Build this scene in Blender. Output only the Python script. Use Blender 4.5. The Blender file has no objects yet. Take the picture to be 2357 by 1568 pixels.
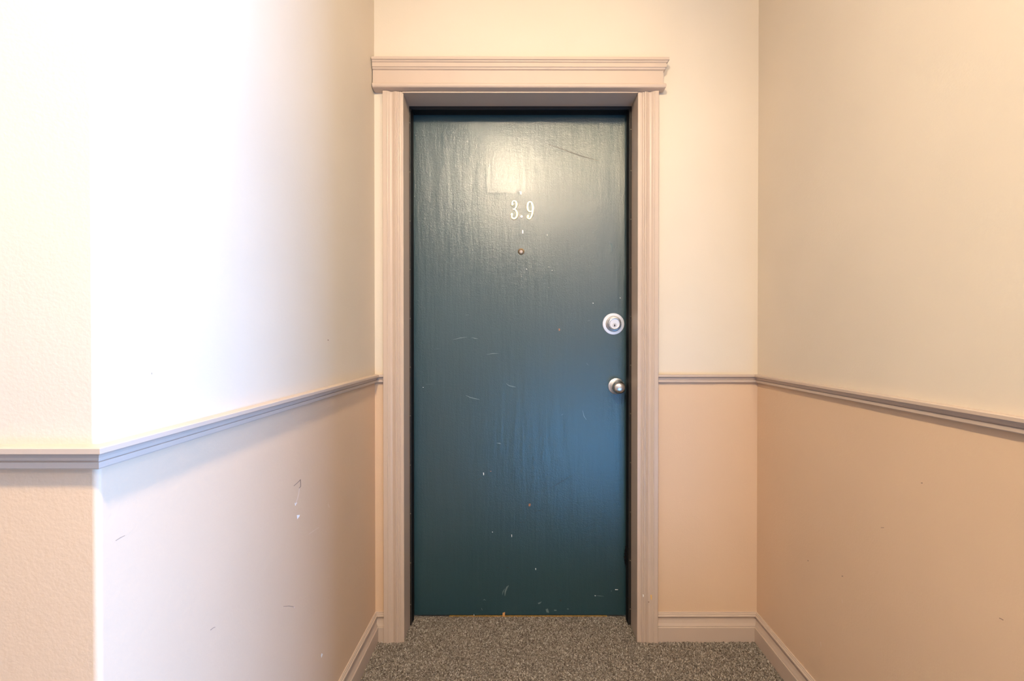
import bpy, bmesh, math, random
import numpy as np
from mathutils import Vector
random.seed(7)
rng = np.random.default_rng(11)
sc = bpy.context.scene
C = sc.collection
CAM_H = 1.138
FPX = 1116.0
PITCH = math.atan(8 / FPX)

# ------------------------------------------------------------------ camera
cam = bpy.data.cameras.new('camera')
cam.sensor_width = 36.0
cam.lens = FPX / 2357 * 36.0
cam.shift_x = -24.5 / 2357
cam.clip_start = 0.02
co = bpy.data.objects.new('camera', cam)
C.objects.link(co)
co.location = (0, 0, CAM_H)
co.rotation_euler = (math.pi / 2 - PITCH, 0, 0)
sc.camera = co

# ------------------------------------------------------------------ view, world, lights
sc.view_settings.view_transform = 'Standard'
sc.view_settings.look = 'None'
sc.view_settings.exposure = 0.0
sc.view_settings.gamma = 1.0
sc.view_settings.use_curve_mapping = False
w = bpy.data.worlds.new('world')
w.use_nodes = True
sc.world = w
w.node_tree.nodes['Background'].inputs[0].default_value = (0.75, 0.85, 1.0, 1)
w.node_tree.nodes['Background'].inputs[1].default_value = 0.6


def lamp(name, loc, power, col, radius):
    l = bpy.data.lights.new(name, 'POINT')
    l.energy = power
    l.color = col
    l.shadow_soft_size = radius
    o = bpy.data.objects.new(name, l)
    C.objects.link(o)
    o.location = loc
    return o


def area(name, loc, rot, sx, sy, power, col):
    l = bpy.data.lights.new(name, 'AREA')
    l.shape = 'RECTANGLE'
    l.size, l.size_y = sx, sy
    l.energy = power
    l.color = col
    o = bpy.data.objects.new(name, l)
    C.objects.link(o)
    o.location = loc
    o.rotation_euler = rot
    return o


def disk(name, loc, power, col, size):
    l = bpy.data.lights.new(name, 'AREA')
    l.shape = 'DISK'
    l.size = size
    l.energy = power
    l.color = col
    o = bpy.data.objects.new(name, l)
    C.objects.link(o)
    o.location = loc
    return o


WARM = (1.0, 0.805, 0.55)
# flush ceiling lamps of the hallway: the glow of the shade all round and its stronger light downwards
lamp('hall_lamp', (-0.12, -0.05, 2.47), 65, WARM, 0.05)
disk('hall_lamp_glass', (-0.12, -0.05, 2.46), 36, WARM, 0.12)
# added fill light behind and right of the viewer, lifts end and left walls
lamp('rear_fill_lamp', (0.75, -1.5, 2.46), 50, WARM, 0.08)
sp = bpy.data.lights.new('gimbal_spot', 'SPOT')      # adjustable ceiling spot turned towards the door
sp.energy = 29
sp.color = (1.0, 0.75, 0.40)
sp.spot_size = math.radians(82)
sp.spot_blend = 1.0
sp.shadow_soft_size = 0.06
so = bpy.data.objects.new('gimbal_spot', sp)
C.objects.link(so)
so.location = (0.51, 0.50, 2.40)
so.rotation_euler = (Vector((-0.08, 1.85, 1.88)) - Vector(so.location)).to_track_quat('-Z', 'Y').to_euler()
# daylight of the window at the right end of the hallway
area('window_daylight', (3.55, -0.16, 1.25), (0, math.pi / 2, 0), 2.0, 1.5, 430, (0.21, 0.45, 1.0))
# daylight of the window low in the stairwell behind the viewer
area('stair_daylight', (1.12, -2.95, -1.05), (math.pi / 2, 0, 0), 1.1, 1.7, 95, (0.07, 0.43, 1.0))


# ------------------------------------------------------------------ helpers
def at(px, py, Y):
    """point of the wall plane at depth Y seen at photo pixel px, py"""
    v = (784 - py) / FPX
    c, s = math.cos(PITCH), math.sin(PITCH)
    zr = (v * Y * c - Y * s) / (c + v * s)
    d = Y * c - zr * s
    return (px - 1203) / FPX * d, zr + CAM_H


def obj(name, me, mats, parent=None):
    for m in (mats if isinstance(mats, (list, tuple)) else [mats]):
        me.materials.append(m)
    o = bpy.data.objects.new(name, me)
    C.objects.link(o)
    if parent is not None:
        o.parent = parent
    return o


def tag(o, label=None, cat=None, kind=None, group=None):
    if label: o['label'] = label
    if cat: o['category'] = cat
    if kind: o['kind'] = kind
    if group: o['group'] = group
    return o


def mesh(name, verts, faces, mi=None, smooth=False):
    me = bpy.data.meshes.new(name)
    me.from_pydata([tuple(v) for v in verts], [], faces)
    if mi:
        for p, i in zip(me.polygons, mi): p.material_index = i
    bm = bmesh.new()
    bm.from_mesh(me)
    bmesh.ops.recalc_face_normals(bm, faces=bm.faces)
    bm.to_mesh(me)
    bm.free()
    if smooth:
        for p in me.polygons: p.use_smooth = True
    me.update()
    return me


def box_data(x0, x1, y0, y1, z0, z1):
    v = [(x, y, z) for x in (x0, x1) for y in (y0, y1) for z in (z0, z1)]
    f = [(0, 1, 3, 2), (4, 6, 7, 5), (0, 4, 5, 1), (2, 3, 7, 6), (0, 2, 6, 4), (1, 5, 7, 3)]
    return v, f


def box(name, b, mats, parent=None, bevel=0.0, seg=2):
    v, f = box_data(*b)
    me = mesh(name, v, f)
    if bevel:
        bm = bmesh.new(); bm.from_mesh(me)
        bmesh.ops.bevel(bm, geom=bm.edges[:], offset=bevel, segments=seg, profile=0.5, affect='EDGES')
        bm.to_mesh(me); bm.free()
    return obj(name, me, mats, parent)


def plan_wall(poly, zs, matidx, name, mats, holes=None):
    """vertical prism over a plan polygon, cut in height bands with a material each"""
    n = len(poly)
    v, f, mi = [], [], []
    for z in zs:
        v += [(x, y, z) for x, y in poly]
    for k in range(len(zs) - 1):
        for i in range(n):
            j = (i + 1) % n
            f.append((k * n + i, k * n + j, (k + 1) * n + j, (k + 1) * n + i)); mi.append(matidx[k])
    f.append(tuple(range(n))); mi.append(matidx[0])
    t = (len(zs) - 1) * n
    f.append(tuple(t + i for i in range(n))); mi.append(matidx[-1])
    me = mesh(name, v, f, mi)
    for p in me.polygons: p.use_smooth = True
    me.set_sharp_from_angle(angle=math.radians(30))
    return obj(name, me, mats)


def sweep(name, sections, mats, parent=None, caps=True):
    """loft of closed sections (lists of equally many 3D points)"""
    n = len(sections[0])
    v = [p for s in sections for p in s]
    f = []
    for k in range(len(sections) - 1):
        for i in range(n):
            j = (i + 1) % n
            f.append((k * n + i, k * n + j, (k + 1) * n + j, (k + 1) * n + i))
    if caps:
        f.append(tuple(range(n)))
        f.append(tuple((len(sections) - 1) * n + i for i in range(n)))
    return obj(name, mesh(name, v, f), mats, parent)


def molding(name, prof, A, B, nrm, kA, kB, mats):
    """prof = (projection, z) run along a wall from A to B; k: 1 inside mitre, -1 outside mitre, 0 square"""
    d = Vector((B[0] - A[0], B[1] - A[1])).normalized()
    s0 = [(A[0] + nrm[0] * p + d.x * p * kA, A[1] + nrm[1] * p + d.y * p * kA, z) for p, z in prof]
    s1 = [(B[0] + nrm[0] * p - d.x * p * kB, B[1] + nrm[1] * p - d.y * p * kB, z) for p, z in prof]
    return sweep(name, [s0, s1], mats)


def lathe(name, prof, centre, mats, parent=None, n=48, smooth=True, squash=1.0):
    """prof = (radius, distance out of the door face), axis along -Y"""
    v, f = [], []
    rings = []
    for r, h in prof:
        if r < 1e-6:
            rings.append([len(v)]); v.append((centre[0], centre[1] - h, centre[2]))
        else:
            rings.append(list(range(len(v), len(v) + n)))
            for i in range(n):
                a = 2 * math.pi * i / n
                v.append((centre[0] + r * math.cos(a), centre[1] - h, centre[2] + r * math.sin(a)))
    for a, b in zip(rings[:-1], rings[1:]):
        if len(a) == 1:
            for i in range(n): f.append((a[0], b[i], b[(i + 1) % n]))
        elif len(b) == 1:
            for i in range(n): f.append((a[i], a[(i + 1) % n], b[0]))
        else:
            for i in range(n): f.append((a[i], a[(i + 1) % n], b[(i + 1) % n], b[i]))
    if len(rings[0]) > 1: f.append(tuple(rings[0]))
    if len(rings[-1]) > 1: f.append(tuple(rings[-1]))
    me = mesh(name, v, f)
    if smooth:
        for p in me.polygons: p.use_smooth = len(p.vertices) <= 4
        try: me.set_sharp_from_angle(angle=math.radians(35))
        except Exception: pass
    return obj(name, me, mats, parent)


# ------------------------------------------------------------------ materials
class NT:
    def __init__(s, name):
        s.m = bpy.data.materials.new(name); s.m.use_nodes = True
        s.n = s.m.node_tree.nodes; s.l = s.m.node_tree.links
        s.b = s.n['Principled BSDF']

    def add(s, typ, **kw):
        nd = s.n.new(typ)
        for k, val in kw.items(): setattr(nd, k, val)
        return nd

    def link(s, a, b): s.l.new(a, b)

    def coords(s, scale=(1, 1, 1)):
        tc = s.add('ShaderNodeTexCoord')
        mp = s.add('ShaderNodeMapping')
        mp.inputs['Scale'].default_value = scale
        s.link(tc.outputs['Object'], mp.inputs[0])
        return mp.outputs[0]

    def noise(s, vec, scale, detail=3, rough=0.5):
        t = s.add('ShaderNodeTexNoise')
        t.inputs['Scale'].default_value = scale
        t.inputs['Detail'].default_value = detail
        t.inputs['Roughness'].default_value = rough
        s.link(vec, t.inputs['Vector'])
        return t.outputs['Fac']

    def ramp(s, fac, stops):
        r = s.add('ShaderNodeValToRGB')
        e = r.color_ramp.elements
        while len(e) < len(stops): e.new(0.5)
        for el, (p, c) in zip(e, stops):
            el.position = p
            el.color = c if len(c) == 4 else (*c, 1)
        s.link(fac, r.inputs[0])
        return r.outputs[0]

    def math(s, op, a, b=None, c=None, clamp=False):
        nd = s.add('ShaderNodeMath', operation=op); nd.use_clamp = clamp
        for i, x in enumerate((a, b, c)):
            if x is None: continue
            if isinstance(x, (int, float)): nd.inputs[i].default_value = x
            else: s.link(x, nd.inputs[i])
        return nd.outputs[0]

    def bump(s, h, strength, dist=0.001, prev=None):
        b = s.add('ShaderNodeBump')
        b.inputs['Strength'].default_value = strength
        b.inputs['Distance'].default_value = dist
        s.link(h, b.inputs['Height'])
        if prev is not None: s.link(prev, b.inputs['Normal'])
        return b.outputs[0]

    def normal(s, nrm): s.link(nrm, s.b.inputs['Normal'])


def mul(c, k): return tuple(min(1, x * k) for x in c)


def paint(name, col, rough, peel, scale=210, var=0.03):
    t = NT(name)
    vec = t.coords()
    big = t.noise(vec, 2.2, 3)
    t.link(t.ramp(big, [(0.3, mul(col, 1 - var)), (0.7, mul(col, 1 + var))]), t.b.inputs['Base Color'])
    t.b.inputs['Roughness'].default_value = rough
    t.b.inputs['Specular IOR Level'].default_value = 0.35
    n1 = t.noise(vec, scale, 3, 0.55)
    n2 = t.noise(vec, scale * 0.28, 2, 0.5)
    t.normal(t.bump(t.math('ADD', n1, n2), peel, 0.0012))
    return t.m


def simple(name, col, rough, metal=0.0, var=0.04, scale=60, bump=0.0, spec=0.5):
    t = NT(name)
    vec = t.coords()
    n = t.noise(vec, scale, 3)
    t.link(t.ramp(n, [(0.3, mul(col, 1 - var)), (0.7, mul(col, 1 + var))]), t.b.inputs['Base Color'])
    t.b.inputs['Roughness'].default_value = rough
    t.b.inputs['Metallic'].default_value = metal
    t.b.inputs['Specular IOR Level'].default_value = spec
    if bump: t.normal(t.bump(n, bump, 0.0006))
    return t.m


M_UP = paint('cream_wall_paint', (0.67, 0.575, 0.455), 0.55, 0.22)
M_LOW = paint('tan_wall_paint', (0.67, 0.475, 0.315), 0.45, 0.26)
M_CEIL = paint('white_ceiling_paint', (0.80, 0.76, 0.68), 0.8, 0.4, 120)
M_TRIM = simple('taupe_trim_paint', (0.53, 0.41, 0.32), 0.38, bump=0.03, scale=14, var=0.015)
M_BLACK = simple('black_seal_rubber', (0.006, 0.0055, 0.006), 0.6, bump=0.1, spec=0.15)
M_CARRIER = simple('dark_bronze_strip', (0.026, 0.022, 0.020), 0.45, bump=0.05, spec=0.25)
M_SCREW = simple('dull_screw', (0.16, 0.14, 0.11), 0.4, metal=0.8)
M_WHITE = simple('white_residue', (0.85, 0.84, 0.80), 0.6)
M_NICKEL = None
M_BRASSTH = simple('worn_brass', (0.75, 0.47, 0.14), 0.35, metal=0.9, var=0.2, scale=90)


def nickel(name, col, rough):
    t = NT(name)
    vec = t.coords((1, 1, 1))
    n = t.noise(vec, 900, 2)
    t.b.inputs['Base Color'].default_value = (*col, 1)
    t.b.inputs['Metallic'].default_value = 1.0
    t.link(t.math('MULTIPLY_ADD', n, 0.12, rough - 0.06), t.b.inputs['Roughness'])
    t.b.inputs['Anisotropic'].default_value = 0.4
    return t.m


M_NICKEL = nickel('satin_nickel', (0.74, 0.71, 0.69), 0.28)
M_NICKEL2 = nickel('matte_nickel_plate', (0.80, 0.79, 0.80), 0.42)
M_BRASS = nickel('polished_brass', (0.92, 0.76, 0.38), 0.30)
M_BRASSD = nickel('aged_brass', (0.20, 0.13, 0.06), 0.35)
M_DARK = simple('dark_hole', (0.004, 0.004, 0.004), 0.6)
M_LENS = simple('peephole_glass', (0.45, 0.36, 0.30), 0.05, spec=1.0)


def door_paint():
    t = NT('teal_gloss_door_paint')
    vec = t.coords()
    big = t.noise(vec, 1.6, 3)
    t.link(t.ramp(big, [(0.3, (0.013, 0.045, 0.055)), (0.7, (0.017, 0.053, 0.065))]), t.b.inputs['Base Color'])
    t.b.inputs['Specular IOR Level'].default_value = 0.4
    # smoother ghost of a removed plate: rounded box centred at (-0.021, 1.772)
    sep = t.add('ShaderNodeSeparateXYZ')
    t.link(vec, sep.inputs[0])
    dx = t.math('SUBTRACT', t.math('ABSOLUTE', t.math('SUBTRACT', sep.outputs['X'], -0.022)), 0.120)
    dz = t.math('SUBTRACT', t.math('ABSOLUTE', t.math('SUBTRACT', sep.outputs['Z'], 1.838)), 0.112)
    sd = t.math('MAXIMUM', dx, dz)
    wob = t.noise(vec, 9, 3)
    sd = t.math('ADD', sd, t.math('MULTIPLY_ADD', wob, 0.05, -0.025))
    inside = t.math('DIVIDE', t.math('SUBTRACT', 0.004, sd), 0.012, clamp=True)
    ring = t.math('SUBTRACT', 1.0, t.math('DIVIDE', t.math('ABSOLUTE', sd), 0.010), clamp=True)
    side = t.math('DIVIDE', t.math('SUBTRACT', t.math('SUBTRACT', 1.70, sep.outputs['X']), sep.outputs['Z']), 0.10, clamp=True)
    ring = t.math('MULTIPLY', ring, side)
    t.link(t.math('MULTIPLY_ADD', inside, -0.03, 0.50), t.b.inputs['Roughness'])
    t.b.inputs['Coat Weight'].default_value = 1.0
    t.b.inputs['Coat IOR'].default_value = 1.59
    t.b.inputs['Coat Roughness'].default_value = 0.19
    fine = t.noise(vec, 330, 2, 0.6)
    fs = t.math('MULTIPLY_ADD', inside, -0.2, 1.0)
    streak = t.noise(t.coords((1, 1, 0.13)), 26, 3, 0.55)
    wave = t.noise(t.coords((0.45, 1, 1.0)), 90, 2, 0.5)
    h = t.math('MULTIPLY', fine, fs)
    nb = t.bump(h, 0.55, 0.0011)
    nb = t.bump(streak, 0.42, 0.004, nb)
    nb = t.bump(wave, 0.20, 0.0012, nb)
    nb = t.bump(ring, 0.45, 0.0012, nb)
    t.normal(nb)
    t.link(nb, t.b.inputs['Coat Normal'])
    return t.m


M_DOOR = door_paint()


def carpet(name, attr):
    t = NT(name)
    if attr:
        a = t.add('ShaderNodeAttribute', attribute_name='tuft')
        fac = a.outputs['Fac']
    else:
        fac = t.noise(t.coords(), 230, 3, 0.7)
    col = t.ramp(fac, [(0.0, (0.10, 0.076, 0.058)), (0.3, (0.18, 0.145, 0.113)), (0.55, (0.28, 0.235, 0.183)),
                       (0.8, (0.42, 0.36, 0.29)), (1.0, (0.56, 0.50, 0.42))])
    t.link(col, t.b.inputs['Base Color'])
    t.b.inputs['Roughness'].default_value = 0.95
    t.b.inputs['Specular IOR Level'].default_value = 0.1
    if not attr:
        t.normal(t.bump(fac, 0.8, 0.004))
    return t.m


M_CARPET = carpet('carpet_backing', False)
M_TUFT = carpet('carpet_yarn', True)

# ------------------------------------------------------------------ room shell
XL, XR, YB, YF, ZC = -0.555, 0.882, 1.82, 0.632, 2.54
ZS = 0.982                                   # behind the chair rail the paint changes
OX0, OX1, OZ = -0.446, 0.429, 2.045          # finished door opening

fl = plan_wall([(-3.2, 1.99), (-3.2, -3.0), (0.18, -3.0), (0.18, 0.08), (3.7, 0.08), (3.7, 1.99)], [-2.6, -0.006], [0], 'floor', [M_CARPET])
tag(fl, 'short brown-grey carpet floor running up to the door', 'floor', 'structure')
o = box('trim_10', (0.18, 3.7, -3.0, 0.08, -2.72, -2.6), M_CARPET)
tag(o, 'carpeted stair landing below and behind the viewer', 'landing', 'structure')
ce = box('ceiling', (-3.2, 3.7, -3.1, 2.1, ZC, ZC + 0.1), M_CEIL)
tag(ce, 'plain white ceiling above the door recess, out of the frame', 'ceiling', 'structure')

R = 0.008
arc = [(XL - R + R * math.cos(a), YF + R - R * math.sin(a)) for a in [math.pi / 2 * i / 10 for i in range(11)]]
o = plan_wall([(XL, YB)] + arc + [(XL - R, YB)], [-0.006, ZS, ZC], [1, 0], 'wall_left', [M_UP, M_LOW])
tag(o, 'left side wall of the recess, washed white by daylight, tan below the rail', 'wall', 'structure')
WALL_LEFT = o
o = plan_wall([(XL - R, YF), (XL - R, YF + 0.12), (-3.2, YF + 0.12), (-3.2, YF)], [-0.006, ZS, ZC], [1, 0], 'wall_left_front', [M_UP, M_LOW])
tag(o, 'narrow cream wall strip facing the viewer at the left picture edge', 'wall', 'structure')
o = plan_wall([(XR, YB), (XR, YF), (XR + 0.12, YF), (XR + 0.12, YB)], [-0.006, ZS, ZC], [1, 0], 'wall_right', [M_UP, M_LOW])
tag(o, 'right side wall of the recess, cream over darker tan', 'wall', 'structure')
WALL_RIGHT = o
o = plan_wall([(XR + 0.12, YF), (3.6, YF), (3.6, YF + 0.12), (XR + 0.12, YF + 0.12)], [-0.006, ZS, ZC], [1, 0], 'wall_right_front', [M_UP, M_LOW])
tag(o, 'hallway wall to the right of the recess, out of the frame', 'wall', 'structure')


def wall_back():
    v, f, mi = [], [], []
    def slab(x0, x1, z0, z1, m):
        b = len(v)
        vv, ff = box_data(x0, x1, YB, YB + 0.145, z0, z1)
        v.extend(vv); f.extend([tuple(i + b for i in q) for q in ff]); mi.extend([m] * 6)
    slab(XL - 0.1, OX0 - 0.012, -0.006, ZS, 1); slab(XL - 0.1, OX0 - 0.012, ZS, ZC, 0)
    slab(OX1 + 0.012, XR + 0.12, -0.006, ZS, 1); slab(OX1 + 0.012, XR + 0.12, ZS, ZC, 0)
    slab(OX0 - 0.012, OX1 + 0.012, OZ + 0.012, ZC, 0)
    return obj('wall_back', mesh('wall_back', v, f, mi), [M_UP, M_LOW])


o = wall_back()
tag(o, 'cream end wall around the door, tan below the chair rail', 'wall', 'structure')
WALL_BACK = o
o = plan_wall([(-3.2, -3.1), (3.7, -3.1), (3.7, -3.0), (-3.2, -3.0)], [-2.6, ZS, ZC], [1, 0], 'wall_rear', [M_LOW, M_LOW])
tag(o, 'hallway wall behind the viewer', 'wall', 'structure')
o = plan_wall([(-3.3, -3.1), (-3.2, -3.1), (-3.2, YF + 0.12), (-3.3, YF + 0.12)], [-0.006, ZS, ZC], [1, 0], 'wall_hall_left', [M_UP, M_LOW])
tag(o, 'end wall of the hallway far to the left of the viewer', 'wall', 'structure')

def wall_hall_right():
    v, f = [], []
    for y0, y1, z0, z1 in ((-3.0, -0.92, -2.6, ZC), (0.6, YF + 0.12, -2.6, ZC), (-0.92, 0.6, -2.6, 0.25), (-0.92, 0.6, 2.25, ZC)):
        b = len(v)
        vv, ff = box_data(3.6, 3.7, y0, y1, z0, z1)
        v.extend(vv); f.extend([tuple(i + b for i in q) for q in ff])
    return obj('wall_hall_right', mesh('wall_hall_right', v, f), M_UP)


tag(wall_hall_right(), 'end wall of the hallway with the window opening, far right out of the frame', 'wall', 'structure')

# ------------------------------------------------------------------ chair rails and baseboards
RAIL = [(0, .998), (.0205, .998), (.0218, .9968), (.0218, .9903), (.0205, .9893), (.0180, .9888), (.0150, .9878), (.0130, .9858),
        (.0118, .9828), (.0114, .9795), (.0095, .9790), (.0095, .9778), (.0122, .9772), (.0122, .9700), (.0108, .9682), (0, .9682)]
BASE = [(0, .103), (.0036, .103), (.0046, .1015), (.0042, .0995), (.0062, .0985), (.0070, .0965), (.0064, .0945), (.0090, .0935),
        (.0104, .0905), (.0100, .0875), (.0080, .0865), (.0046, .0860), (.0042, .0825), (.0050, .0740), (.0074, .0640), (.0104, .0560),
        (.0112, .0540), (.0098, .0530), (.0098, .0520), (.0136, .0515), (.0145, .0500), (.0145, -.006), (0, -.006)]
CLX, CRX = -0.5185, 0.5045                   # outer edges of the door casing
rails = [
    ('trim_1', (XL, YB), (XL, YF), (1, 0), 1, -1, 'taupe chair rail along the left side wall, rising towards the viewer'),
    ('trim_2', (XL, YF), (-3.2, YF), (0, -1), -1, 0, 'taupe chair rail on the wall strip facing the viewer at far left'),
    ('trim_3', (CLX, YB), (XL, YB), (0, -1), 0, 1, 'short stub of chair rail between left corner and door casing'),
    ('trim_4', (XR, YB), (CRX, YB), (0, -1), 1, 0, 'chair rail on the end wall right of the door casing'),
    ('trim_5', (XR, YF), (XR, YB), (-1, 0), -1, 1, 'taupe chair rail along the right side wall'),
    ('trim_11', (3.5, YF), (XR, YF), (0, -1), 0, -1, 'chair rail of the hallway wall right of the recess, out of the frame'),
]
for n, A, B, nr, ka, kb, lab in rails:
    tag(molding(n, RAIL, A, B, nr, ka, kb, M_TRIM), lab, 'chair rail', 'structure')
bases = [
    ('baseboard_left', (XL, YB), (XL, YF), (1, 0), 1, -1, 'stepped taupe baseboard along the left side wall'),
    ('baseboard_left_front', (XL, YF), (-3.2, YF), (0, -1), -1, 0, 'baseboard of the wall strip at far left, below the frame'),
    ('baseboard_back_left', (CLX, YB), (XL, YB), (0, -1), 0, 1, 'short stub of baseboard between left corner and door casing'),
    ('baseboard_back_right', (XR, YB), (CRX, YB), (0, -1), 1, 0, 'taupe baseboard on the end wall right of the door casing'),
    ('baseboard_right', (XR, YF), (XR, YB), (-1, 0), -1, 1, 'stepped taupe baseboard along the right side wall'),
    ('baseboard_right_front', (3.5, YF), (XR, YF), (0, -1), 0, -1, 'baseboard of the hallway wall right of the recess, out of the frame'),
]
for n, A, B, nr, ka, kb, lab in bases:
    tag(molding(n, BASE, A, B, nr, ka, kb, M_TRIM), lab, 'baseboard', 'structure')

# ------------------------------------------------------------------ door casing
CAS = [(0, 0), (0, .0195), (.001, .0203), (.0150, .0203), (.0160, .0190), (.0172, .0198), (.0190, .0194), (.0225, .0168), (.0265, .0140),
       (.0310, .0124), (.0350, .0126), (.0390, .0144), (.0425, .0164), (.0445, .0168), (.0455, .0150), (.0462, .0150), (.0475, .0166),
       (.0505, .0165), (.0520, .0150), (.0530, .0132), (.0536, .0132), (.0550, .0146), (.0575, .0142), (.0590, .0125), (.0600, .0110),
       (.0606, .0110), (.0620, .0122), (.0640, .0118), (.0655, .0100), (.0665, .0098), (.0680, .0108), (.0740, .0104), (.0745, .0095), (.0745, 0)]
ZH = 2.0497


def casing(name, x0, sgn, lab):
    secs = []
    for z in (-0.006, ZH):
        secs.append([(x0 + sgn * u, YB - p, z) for u, p in CAS])
    o = sweep(name, secs, M_TRIM)
    return tag(o, lab, 'door casing', 'structure')


CAS_L = casing('trim_6', CLX, 1, 'fluted taupe door casing left of the teal door')
CAS_R = casing('trim_7', CRX, -1, 'fluted taupe door casing right of the teal door')
HEAD = [(0, 2.1605), (.0455, 2.1605), (.0465, 2.1595), (.0465, 2.1505), (.0440, 2.1493), (.0425, 2.1482), (.0418, 2.1455), (.0395, 2.1432),
        (.0380, 2.1425), (.0380, 2.1405), (.0388, 2.1400), (.0388, 2.1275), (.0365, 2.1265), (.0355, 2.1250), (.0345, 2.1215), (.0315, 2.1195),
        (.0295, 2.1185), (.0295, 2.0722), (.0320, 2.0712), (.0365, 2.0690), (.0385, 2.0650), (.0385, 2.0600), (.0370, 2.0560), (.0340, 2.0535),
        (.0200, 2.0500), (0, 2.0497)]
XE = 0.4885
tilt = lambda x, z: z - 0.0022 * x
s0 = [(-0.5515, YB - p, tilt(-0.5515, z)) for p, z in HEAD]
s1 = [(XE + p, YB - p, tilt(XE, z)) for p, z in HEAD]
s2 = [(XE + max(p, .004), YB, tilt(XE, z)) for p, z in HEAD]
o = sweep('trim_8', [s0, s1, s2], M_TRIM)
tag(o, 'wide taupe head casing with stepped crown above the door', 'door casing', 'structure')

# ------------------------------------------------------------------ door frame (jambs, stops, weatherstrip)
fr = bpy.data.objects.new('trim_9', None); C.objects.link(fr)
fr.location = (0, 0, 0)
tag(fr, 'deep taupe door frame with black weatherstrip lining the opening', 'door frame', 'structure')
box('jamb', (OX0 - 0.012, OX0, 1.809, 1.966, -0.006, OZ + 0.004), M_TRIM, fr, 0.0006)
box('jamb', (OX1, OX1 + 0.012, 1.809, 1.966, -0.006, OZ + 0.004), M_TRIM, fr, 0.0006)
box('head_jamb', (OX0, OX1, 1.806, 1.966, OZ, OZ + 0.0046), M_TRIM, fr, 0.0006)
YS = 1.911
st = [box('stop', (OX0, -0.4405, YS, 1.965, -0.004, OZ), M_CARRIER, fr, 0.0007),
      box('stop', (0.4195, OX1, YS, 1.965, -0.004, OZ), M_CARRIER, fr, 0.0007),
      box('head_stop', (-0.4405, 0.4195, YS, 1.965, 2.0345, OZ), M_CARRIER, fr, 0.0007)]
for s in st: s['label'] = 'dark bronze weatherstrip holder'


def seal(name, pts2, z0, z1, axis):
    prof = pts2
    if axis == 'z':
        secs = [[(x, y, z0) for x, y in prof], [(x, y, z1) for x, y in prof]]
    else:
        secs = [[(z0, y, x) for x, y in prof], [(z1, y, x) for x, y in prof]]
    s = sweep(name, secs, M_BLACK, fr)
    s['label'] = 'black rubber weatherstrip'
    return s


def halfround(x, s, r, y0, y1):
    return [(x, y0)] + [(x + s * r * math.sin(math.pi * t), y0 + (y1 - y0) * t) for t in [k / 8 for k in range(1, 8)]] + [(x, y1)]


seal('weatherstrip', halfround(-0.4405, 1, 0.0028, 1.920, 1.964), 0.0, 2.0345, 'z')
seal('weatherstrip', halfround(0.4195, -1, 0.0040, 1.920, 1.964), 0.0, 2.0345, 'z')
seal('weatherstrip', halfround(2.0345, -1, 0.0030, 1.920, 1.964), -0.4380, 0.4160, 'x')
# torn lip of the right weatherstrip near the floor
tv, tf = [], []
for k in range(16):
    py = 1258 + k * 2.6
    _, z = at(1436, py, 1.955)
    wdt = 0.002 + 0.007 * random.random() * math.sin(math.pi * (k + 1) / 17)
    b = len(tv)
    v_, f_ = box_data(0.4165 - wdt, 0.4175, 1.938 + 0.01 * random.random(), 1.955, z - 0.0012 - 0.0015 * random.random(), z + 0.0018)
    tv += v_; tf += [tuple(i + b for i in q) for q in f_]
o = obj('torn_seal', mesh('torn_seal', tv, tf), M_BLACK, fr)
o['label'] = 'torn ragged bit of black weatherstrip'; o['kind'] = 'stuff'
scr_me = None
ys_l = [282.5, 396, 509, 620.5, 733.5, 845.5, 957.5, 1071, 1183, 1296, 1392]
ys_r = [298, 393, 505, 617, 728.5, 841, 952.5, 1065, 1179, 1291, 1402.5]
for side, ys in (('l', ys_l), ('r', ys_r)):
    for py in ys:
        x = -0.4432 if side == 'l' else 0.4262
        _, z = at(1203, py, YS)
        if scr_me is None:
            s = lathe('screw', [(0.0026, 0.0), (0.0026, 0.0008), (0.0016, 0.0016), (0.0, 0.0017)], (0, 0, 0), M_SCREW, fr, n=10)
            scr_me = s.data
        else:
            s = bpy.data.objects.new('screw', scr_me); C.objects.link(s); s.parent = fr
        s.location = (x, YS + 0.0002, z)
th = box('threshold', (-0.30, 0.345, 1.9685, 2.01, -0.005, 0.0016), M_BRASSTH, fr, 0.0008)
th['label'] = 'thin worn brass threshold strip'

# ------------------------------------------------------------------ door
YD = 1.968
door = box('door_1', (-0.4435, 0.4245, YD, YD + 0.045, 0.0045, 2.046), M_DOOR, None, 0.0012)
tag(door, 'scuffed glossy teal apartment door with brass numerals', 'door', 'structure')


def stroke(path, n_sub=8):
    """closed outline of a stroke with varying width through (x, y, w) control points"""
    P = np.array(path, float)
    pts = []
    for i in range(len(P) - 1):
        p0, p1, p2, p3 = P[max(i - 1, 0)], P[i], P[i + 1], P[min(i + 2, len(P) - 1)]
        for k in range(n_sub):
            t = k / n_sub
            pts.append(0.5 * ((2 * p1) + (p2 - p0) * t + (2 * p0 - 5 * p1 + 4 * p2 - p3) * t * t + (3 * p1 - p0 - 3 * p2 + p3) * t ** 3))
    pts.append(P[-1])
    pts = np.array(pts)
    d = np.gradient(pts[:, :2], axis=0)
    d /= np.linalg.norm(d, axis=1)[:, None] + 1e-9
    nrm = np.stack([-d[:, 1], d[:, 0]], 1)
    return pts[:, :2] + nrm * pts[:, 2:3] / 2, pts[:, :2] - nrm * pts[:, 2:3] / 2


UNIT = 1.0 / 19.6


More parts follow.
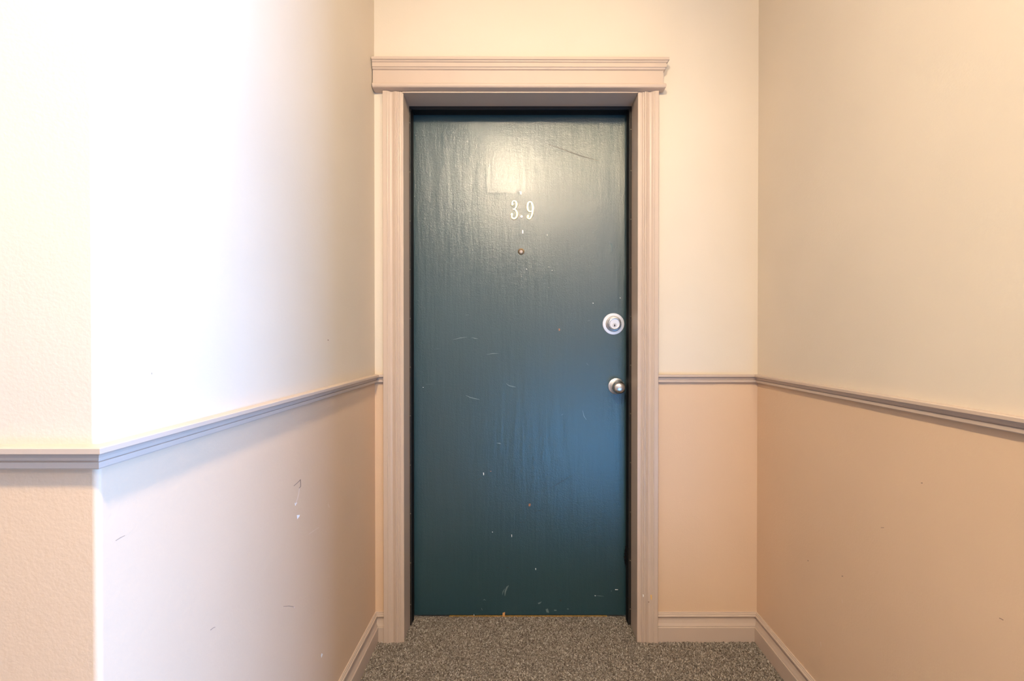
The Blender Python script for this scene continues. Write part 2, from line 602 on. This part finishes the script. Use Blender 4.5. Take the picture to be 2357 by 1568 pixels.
def glyph(name, strokes, balls, origin_y, depth, mat, parent):
    """strokes and balls in numeral design units; raised off the door with a bevelled rim"""
    v, f = [], []
    def P(x, y, h):
        X, Z = at(1160 + x * UNIT, 435 + y * UNIT, YD)
        return (X, YD - h, Z)
    for si, s in enumerate(strokes):
        L, Rr = stroke(s)
        depth += 0.00015
        n = len(L)
        rows = []
        for i in range(n):
            m = (L[i] + Rr[i]) / 2
            li, ri = m + (L[i] - m) * 0.72, m + (Rr[i] - m) * 0.72
            b = len(v)
            v.extend([P(*L[i], 0), P(*L[i], depth * .6), P(*li, depth), P(*ri, depth), P(*Rr[i], depth * .6), P(*Rr[i], 0)])
            rows.append(b)
        for a, b in zip(rows[:-1], rows[1:]):
            for k in range(5):
                f.append((a + k, a + k + 1, b + k + 1, b + k))
        f.append(tuple(rows[0] + k for k in range(6))); f.append(tuple(rows[-1] + k for k in range(6)))
    for (x, y, rx, ry) in balls:
        n = 24
        b = len(v)
        for sc_, h in ((1, 0), (1, depth * .6), (.8, depth * 1.02)):
            for i in range(n):
                a = 2 * math.pi * i / n
                v.append(P(x + rx * sc_ * math.cos(a), y + ry * sc_ * math.sin(a), h))
        for r in range(2):
            for i in range(n):
                j = (i + 1) % n
                f.append((b + r * n + i, b + r * n + j, b + (r + 1) * n + j, b + (r + 1) * n + i))
        f.append(tuple(b + 2 * n + i for i in range(n)))
    return obj(name, mesh(name, v, f), mat, parent)


THREE = [[(372, 660, 70), (385, 590, 55), (440, 548, 62), (515, 570, 80), (566, 650, 104), (572, 745, 104), (540, 840, 78), (485, 905, 54), (440, 930, 40)],
         [(398, 930, 66), (440, 926, 56), (500, 930, 50)],
         [(455, 915, 44), (495, 935, 60), (550, 995, 86), (585, 1090, 112), (590, 1180, 112), (560, 1280, 92), (500, 1340, 76), (430, 1348, 78), (360, 1300, 84), (345, 1220, 90)]]
NINE = [[(1240, 1010, 46), (1165, 1032, 62), (1100, 985, 86), (1064, 880, 106), (1064, 760, 104), (1095, 640, 84), (1165, 585, 62), (1235, 625, 84),
         (1282, 720, 106), (1300, 850, 112), (1294, 1000, 112), (1274, 1130, 104), (1240, 1240, 88), (1195, 1325, 72), (1130, 1355, 64), (1065, 1310, 62), (1045, 1250, 60)]]
def rebase(o):
    """origin to the foot of the piece, on the door face"""
    co_ = [v.co.copy() for v in o.data.vertices]
    b = Vector(((min(c.x for c in co_) + max(c.x for c in co_)) / 2, YD, min(c.z for c in co_)))
    for v in o.data.vertices: v.co -= b
    o.location = b
    return b


for nm, st_, bl_, spots, lab in (
        ('brass_numeral', THREE, [(382, 702, 54, 76), (355, 1165, 56, 84)], ((380, 700), (592, 1145)), 'brass numeral 3 on the teal door, left of the white dot'),
        ('brass_numeral', NINE, [(1088, 1240, 62, 76)], ((1290, 820), (1090, 1245)), 'brass numeral 9 on the teal door, right of the white dot')):
    g = glyph(nm, st_, bl_, 0, 0.0040, M_BRASS, None)
    b = rebase(g)
    tag(g, lab, 'number', None, 'brass numerals on the door')
    for (x, y) in spots:
        X, Z = at(1160 + x * UNIT, 435 + y * UNIT, YD)
        lathe('nail', [(0.0016, 0.0), (0.0016, 0.0050), (0.0, 0.0054)], (X - b.x, 0, Z - b.z), M_BRASSD, g, n=10)
X, Z = at(1200.3, 498.6, YD)
o = lathe('round_bumper', [(0.0056, 0), (0.0054, .0016), (0.0040, .0026), (0, .003)], (X, YD, Z), M_WHITE, None, n=24)
rebase(o)
tag(o, 'small round white dot between the two brass numerals', 'dot')
X, Z = at(1203, 534.5, YD)
o = lathe('metal_pin', [(0.0024, 0), (0.0024, .0030), (0.0018, .0042), (0, .0046)], (0, 0, 0), M_NICKEL2, None, n=20)
for v in o.data.vertices: v.co = (v.co.x, v.co.y, v.co.z * 1.0 + (0.0058 if v.co.z > 1e-6 else -0.0058))
o.location = (X, YD, Z)
tag(o, 'tiny upright silver pin on the door above the peephole', 'pin')
# peephole
X, Z = at(1199.5, 579.5, YD)
pe = lathe('peephole', [(0.0128, 0), (0.0128, .0012), (0.0112, .0024), (0.0096, .0026), (0.0092, .0012)], (X, YD, Z), M_BRASSD, door, n=36)
pe['label'] = 'small brass peephole viewer'
lathe('rim', [(0.0096, .0014), (0.0094, .0030), (0.0078, .0030), (0.0076, .0014)], (X, YD, Z), M_DARK, pe, n=36)
lathe('lens', [(0.0076, .0010), (0.0060, .0022), (0.0030, .0030), (0, .0032)], (X, YD, Z), M_LENS, pe, n=28)

# deadbolt
X, Z = at(1411.9, 745.8, YD)
db = lathe('deadbolt', [(0.0442, 0), (0.0442, .0010), (0.0430, .0022), (0.0300, .0026), (0, .0026)], (X, YD, Z), M_NICKEL2, door, n=72)
db['label'] = 'satin nickel deadbolt on a wide round plate'
lathe('collar', [(0.0318, .0024), (0.0318, .0050), (0.0304, .0060), (0.0300, .0070), (0.0238, .0270), (0.0216, .0280), (0.0208, .0272), (0.0206, .0240)], (X, YD, Z), M_NICKEL, db, n=72)
lathe('face_ring', [(0.0208, .0200), (0.0206, .0278), (0.0196, .0286), (0.0184, .0284), (0.0178, .0268), (0.0, .0266)], (X, YD, Z), M_NICKEL2, db, n=60)
lathe('plug', [(0.0082, .0262), (0.0082, .0280), (0.0074, .0286), (0, .0286)], (X + 0.0004, YD, Z - 0.0056), M_NICKEL, db, n=36)
kv = [(0, .0062), (.0010, .0035), (.0026, .0010), (.0030, -.0008), (.0016, -.0024), (.0012, -.0050), (-.0012, -.0050), (-.0016, -.0024), (-.0030, -.0008), (-.0026, .0010), (-.0010, .0035)]
n = len(kv)
sweep('keyhole', [[(X + a, YD - .0284, Z - .0066 + b) for a, b in kv], [(X + a, YD - .02885, Z - .0066 + b) for a, b in kv]], M_DARK, db)

# knob
X, Z = at(1418.4, 889.2, YD)
kn = lathe('door_knob', [(0.0130, .018), (0.0124, .028), (0.0150, .0325), (0.0215, .0370), (0.0248, .0440), (0.0256, .0510), (0.0250, .0580), (0.0226, .0650),
                         (0.0180, .0705), (0.0110, .0738), (0.0050, .0748), (0, .0750)], (X, YD, Z), M_NICKEL, door, n=64)
kn['label'] = 'satin nickel round door knob'
lathe('rose', [(0.0330, 0), (0.0330, .0026), (0.0322, .0042), (0.0290, .0058), (0.0200, .0120), (0.0155, .0180), (0, .0182)], (X, YD, Z), M_NICKEL2, kn, n=72)


# ------------------------------------------------------------------ chips, scratches and scuffs
def marks(name, items, Y, h, mats, parent, label):
    """flat flecks of missing paint: polylines with a width (px) or polygons, on a plane facing the viewer"""
    v, f, mi = [], [], []
    for it in items:
        kind, m, pts = it[0], it[1], it[2]
        if kind == 'p':
            b = len(v)
            for px, py in pts:
                x, z = at(px, py, Y); v.append((x, Y - h, z))
            f.append(tuple(range(b, b + len(pts)))); mi.append(m)
        else:
            wd = it[3]
            P = np.array(pts, float)
            d = np.gradient(P, axis=0); d /= np.linalg.norm(d, axis=1)[:, None] + 1e-9
            nr = np.stack([-d[:, 1], d[:, 0]], 1)
            tp = np.sin(np.linspace(0.25, math.pi - 0.25, len(P)))[:, None]
            A, B = P + nr * wd / 2 * tp, P - nr * wd / 2 * tp
            b = len(v)
            for a, c in zip(A, B):
                for q in (a, c):
                    x, z = at(q[0], q[1], Y); v.append((x, Y - h, z))
            for i in range(len(P) - 1):
                f.append((b + 2 * i, b + 2 * i + 1, b + 2 * i + 3, b + 2 * i + 2)); mi.append(m)
    me = bpy.data.meshes.new(name)
    me.from_pydata(v, [], f)
    for p, i in zip(me.polygons, mi): p.material_index = i
    o = obj(name, me, mats, parent)
    o['label'] = label; o['kind'] = 'stuff'
    return o


M_CHIPW = simple('pale_primer', (0.60, 0.63, 0.62), 0.6)
M_SCUFF = simple('grey_scuff', (0.105, 0.15, 0.155), 0.6)
M_WOOD = simple('bare_wood', (0.62, 0.30, 0.10), 0.6)
M_RUST = simple('dull_brown_primer', (0.27, 0.125, 0.065), 0.7)
M_SCRD = simple('dark_scratch', (0.016, 0.026, 0.03), 0.5)
D = []
def q(cx, cy, w_, h_): return [(cx - w_ / 2, cy - h_ / 2), (cx + w_ / 2, cy - h_ / 2 + .4), (cx + w_ / 2, cy + h_ / 2), (cx - w_ / 2 + .5, cy + h_ / 2)]
D += [('p', 0, [(1193, 440), (1201, 440), (1201, 449), (1196.5, 447), (1197, 444)])]
D += [('p', 0, q(1113, 1091, 2.2, 6)), ('p', 0, q(1177.6, 1233.5, 1.8, 6)), ('p', 0, q(1233, 1310, 2, 4.5)), ('p', 0, q(1133.5, 1225, 2, 2)),
      ('p', 0, q(974, 892, 2, 1.6)), ('p', 0, q(1212, 619.5, 1.8, 1.6)), ('p', 0, q(1365, 698, 2, 2)), ('p', 0, q(1427.5, 686, 2, 2)), ('p', 1, q(1259.5, 541, 3, 4))]
D += [('p', 4, [(1217, 1160), (1220, 1159), (1222, 1161), (1220, 1166.5), (1216.5, 1165)]), ('p', 4, q(1129.5, 1085, 3, 1.6)), ('p', 4, [(1285.5, 757), (1288, 756), (1289.5, 760), (1286.5, 762.5)]),
      ('p', 2, [(1157, 1411), (1162.5, 1409), (1162, 1419), (1156.5, 1419)]), ('p', 0, q(1091, 1416, 1.5, 4))]
D += [('l', 1, [(1171, 1348), (1167, 1352), (1163, 1362), (1162, 1372)], 4), ('l', 1, [(1162, 1355), (1158, 1362), (1156, 1370)], 2), ('l', 1, [(1112, 1382), (1115, 1380), (1118, 1383)], 2),
      ('l', 1, [(1108, 1400), (1110, 1405)], 4), ('p', 1, [(1238, 1388), (1247, 1385), (1243, 1390), (1239, 1391)]), ('p', 1, [(1256, 1403), (1261, 1401), (1264, 1411), (1258, 1410)]),
      ('p', 1, q(1278, 1405, 6, 3)), ('p', 1, q(1307, 1402, 4, 2)), ('p', 0, q(1370, 1371.5, 3, 2)), ('l', 1, [(1372, 1371), (1380, 1372), (1390, 1373)], 1.5), ('p', 0, q(1419, 1357.5, 7, 2)), ('p', 1, q(1407, 1360.5, 2, 2))]
D += [('l', 1, [(1165, 883), (1172, 888), (1180, 890), (1187, 891)], 2), ('l', 1, [(1072, 910), (1082, 915), (1094, 918), (1104, 920)], 2), ('l', 1, [(1292, 956), (1296, 953)], 2.4),
      ('l', 1, [(1341, 945), (1344, 958), (1350, 967)], 1.5), ('l', 1, [(1085, 777), (1093, 779), (1100, 780)], 1.4), ('l', 1, [(1043, 782), (1060, 778), (1075, 776)], 1.2),
      ('l', 1, [(1120, 816), (1135, 814), (1148, 814)], 1.3), ('l', 1, [(1072, 725.5), (1079, 725)], 1.6), ('l', 1, [(1352, 739), (1358, 737)], 2), ('l', 1, [(1350, 836), (1354, 841)], 1.5),
      ('l', 1, [(1143, 1020), (1150, 1021), (1153, 1022)], 2.4), ('l', 1, [(980, 885), (998, 884)], 1.0), ('l', 1, [(1402, 556), (1408, 564), (1407, 580)], 5), ('l', 1, [(1000, 804), (1012, 802)], 1.0)]
D += [('l', 3, [(1260, 332), (1285, 340), (1312, 350), (1340, 360), (1362, 366), (1380, 371)], 1.7), ('l', 3, [(1097, 1107), (1104, 1102), (1112, 1099)], 1.3), ('l', 3, [(1262, 1127), (1290, 1110), (1325, 1090)], 1.2),
      ('l', 3, [(1222, 1177), (1240, 1176), (1256, 1171)], 1.2), ('p', 3, q(1199, 1203, 5, 1.6)), ('p', 3, q(1206, 1202, 3, 1.4)), ('p', 3, q(1168, 1306.5, 5, 1.6)), ('p', 3, q(1290, 1382, 4, 5))]
marks('scuff_marks', D, YD, 0.00025, [M_CHIPW, M_SCUFF, M_WOOD, M_SCRD, M_RUST], door, 'paint chips and scratches on the teal door')


def side_marks(name, items, X, s, mats, parent, label):
    """the same on a side wall; depth is found from the pixel column"""
    def W(px, py):
        k = abs(px - 1203) / FPX
        Y = abs(X) / k
        for _ in range(3):
            x, z = at(px, py, Y)
            Y *= X / x
        return (X + s * 0.0003, Y, z)
    v, f, mi = [], [], []
    for it in items:
        if it[0] == 'p':
            b = len(v); v += [W(*p) for p in it[2]]; f.append(tuple(range(b, b + len(it[2])))); mi.append(it[1])
        else:
            P = np.array(it[2], float)
            d = np.gradient(P, axis=0); d /= np.linalg.norm(d, axis=1)[:, None] + 1e-9
            nr = np.stack([-d[:, 1], d[:, 0]], 1) * it[3] / 2
            b = len(v)
            for p, nn in zip(P, nr): v += [W(*(p + nn)), W(*(p - nn))]
            for i in range(len(P) - 1):
                f.append((b + 2 * i, b + 2 * i + 1, b + 2 * i + 3, b + 2 * i + 2)); mi.append(it[1])
    me = bpy.data.meshes.new(name); me.from_pydata(v, [], f)
    for p, i in zip(me.polygons, mi): p.material_index = i
    o = obj(name, me, mats, parent)
    o['label'] = label; o['kind'] = 'stuff'


M_CHALK = simple('bare_plaster', (0.9, 0.88, 0.86), 0.8)
M_DENT = simple('dull_dent', (0.30, 0.20, 0.15), 0.6)
M_PALE = simple('pale_scratch', (0.72, 0.56, 0.44), 0.6)
side_marks('scuff_marks', [
    ('l', 1, [(676, 1119), (685, 1111), (692, 1104)], 1.3), ('l', 1, [(691, 1104), (692, 1112), (692, 1120), (688, 1124)], 1.5),
    ('l', 2, [(689, 1124), (687, 1138), (684, 1150), (681, 1158)], 2.0), ('l', 0, [(679, 1158), (680, 1164)], 1.8), ('l', 0, [(681, 1161), (683, 1157)], 1.3),
    ('p', 0, [(683, 1186), (690, 1185.5), (689, 1189), (684, 1195.5)]), ('p', 0, [(740, 1504), (742.5, 1506), (740, 1515), (738.5, 1510)]),
    ('l', 2, [(710, 1230), (722, 1222), (734, 1214)], 1.0), ('l', 2, [(755, 1160), (756.5, 1166), (759, 1168)], 1.4),
    ('l', 1, [(652, 1396), (665, 1395), (676, 1397)], 1.0), ('l', 2, [(676, 1397), (678, 1400)], 2), ('l', 1, [(484, 1451), (490, 1446), (495, 1444)], 1.1),
    ('l', 1, [(266, 1245), (277, 1238), (287, 1233)], 0.9), ('p', 1, q(349, 860, 1.5, 4)), ('p', 1, q(755, 783, 3, 2.5))],
    XL, 1, [M_CHALK, M_DENT, M_PALE], WALL_LEFT, 'scratches and chips on the left wall')
side_marks('scuff_marks', [('l', 0, [(2300, 1423), (2305, 1425), (2310, 1428)], 1.8), ('l', 0, [(2028, 1215), (2035, 1215)], 1.2), ('p', 0, q(2122, 1112, 4, 2.5)),
                           ('p', 0, q(1860, 1291, 2.5, 2.5)), ('p', 0, q(1939, 1326.5, 3.5, 2.5)), ('l', 1, [(1889, 1478), (1890, 1489)], 1.5), ('l', 1, [(1938, 1380), (1939.5, 1388)], 1.2)],
           XR, -1, [M_DENT, M_PALE], WALL_RIGHT, 'small dents on the lower right wall')
marks('scuff_marks', [('p', 0, [(1497, 1370), (1503, 1369), (1503, 1376), (1500, 1382), (1498, 1379)]), ('p', 1, q(1480.5, 1371.5, 2.2, 6)), ('p', 2, q(1493, 1386, 3, 3))], YB - 0.0166, 0.0003,
      [simple('bare_casing_wood', (0.75, 0.45, 0.13), 0.6), M_CHALK, M_DENT], CAS_R, 'paint chips near the foot of the right casing')


# ------------------------------------------------------------------ carpet pile
def pile():
    p = 0.0039
    def region(x0, x1, y0, y1):
        xs = np.arange(x0, x1, p); ys = np.arange(y0, y1, p)
        g = np.stack(np.meshgrid(xs, ys), -1).reshape(-1, 2)
        return g
    g = np.concatenate([region(XL + 0.0155, XR - 0.0155, 0.90, YB - 0.0150), region(OX0 + 0.001, OX1 - 0.001, YB - 0.0150, 1.9705)])
    n0 = len(g)
    g = g + rng.uniform(-0.5, 0.5, (n0, 2)) * p * 0.8
    x, y = g[:, 0], g[:, 1]
    ok = (x > XL + 0.0155) & (x < XR - 0.0155) & (y < 1.9705)
    cas = ((x > CLX - 0.001) & (x < OX0 + 0.003) | (x > OX1 - 0.003) & (x < CRX + 0.001)) & (y > YB - 0.0215)
    wall = (y > YB - 0.0155) & ((x < OX0 + 0.001) | (x > OX1 - 0.001))
    stops = (y > YS - 0.001) & ((x < -0.440) | (x > 0.419))
    g = g[ok & ~cas & ~wall & ~stops]
    n = len(g)
    S = 4
    hgt = rng.uniform(0.0030, 0.0050, n)
    rad = rng.uniform(0.0016, 0.0024, n)
    lean = rng.normal(0, 0.0021, (n, 2))
    ang = rng.uniform(0, 2 * math.pi, n)
    rings = [(1.0, 0.0, 0.0), (1.15, 0.6, 0.55), (0.62, 0.95, 1.0)]
    V = np.zeros((n, S * 3 + 1, 3))
    for k, (rr, hh, ll) in enumerate(rings):
        for i in range(S):
            a = ang + 2 * math.pi * i / S + k * 0.5
            V[:, k * S + i, 0] = g[:, 0] + lean[:, 0] * ll + rad * rr * np.cos(a)
            V[:, k * S + i, 1] = g[:, 1] + lean[:, 1] * ll + rad * rr * np.sin(a)
            V[:, k * S + i, 2] = -0.0052 + hgt * hh
    V[:, -1, 0] = g[:, 0] + lean[:, 0] * 1.05
    V[:, -1, 1] = g[:, 1] + lean[:, 1] * 1.05
    V[:, -1, 2] = -0.0052 + hgt
    V[:, :, 1] = np.minimum(V[:, :, 1], 1.9715)
    tri = []
    for k in range(2):
        for i in range(S):
            j = (i + 1) % S
            tri += [(k * S + i, k * S + j, (k + 1) * S + j), (k * S + i, (k + 1) * S + j, (k + 1) * S + i)]
    for i in range(S): tri.append((2 * S + i, 2 * S + (i + 1) % S, 3 * S))
    tri = np.array(tri)
    nv = S * 3 + 1
    F = (tri[None] + (np.arange(n) * nv)[:, None, None]).reshape(-1, 3)
    me = bpy.data.meshes.new('carpet_pile')
    me.vertices.add(n * nv); me.vertices.foreach_set('co', V.reshape(-1).astype(np.float32))
    me.loops.add(len(F) * 3); me.loops.foreach_set('vertex_index', F.reshape(-1).astype(np.int32))
    me.polygons.add(len(F))
    me.polygons.foreach_set('loop_start', np.arange(0, len(F) * 3, 3, dtype=np.int32))
    me.update(calc_edges=True)
    at_ = me.attributes.new('tuft', 'FLOAT', 'POINT')
    val = np.clip(rng.normal(0.5, 0.24, n), 0, 1)
    at_.data.foreach_set('value', np.repeat(val, nv).astype(np.float32))
    me.validate()
    o = obj('carpet_pile', me, M_TUFT, fl)
    o['kind'] = 'stuff'; o['label'] = 'short speckled brown-grey carpet pile'


pile()
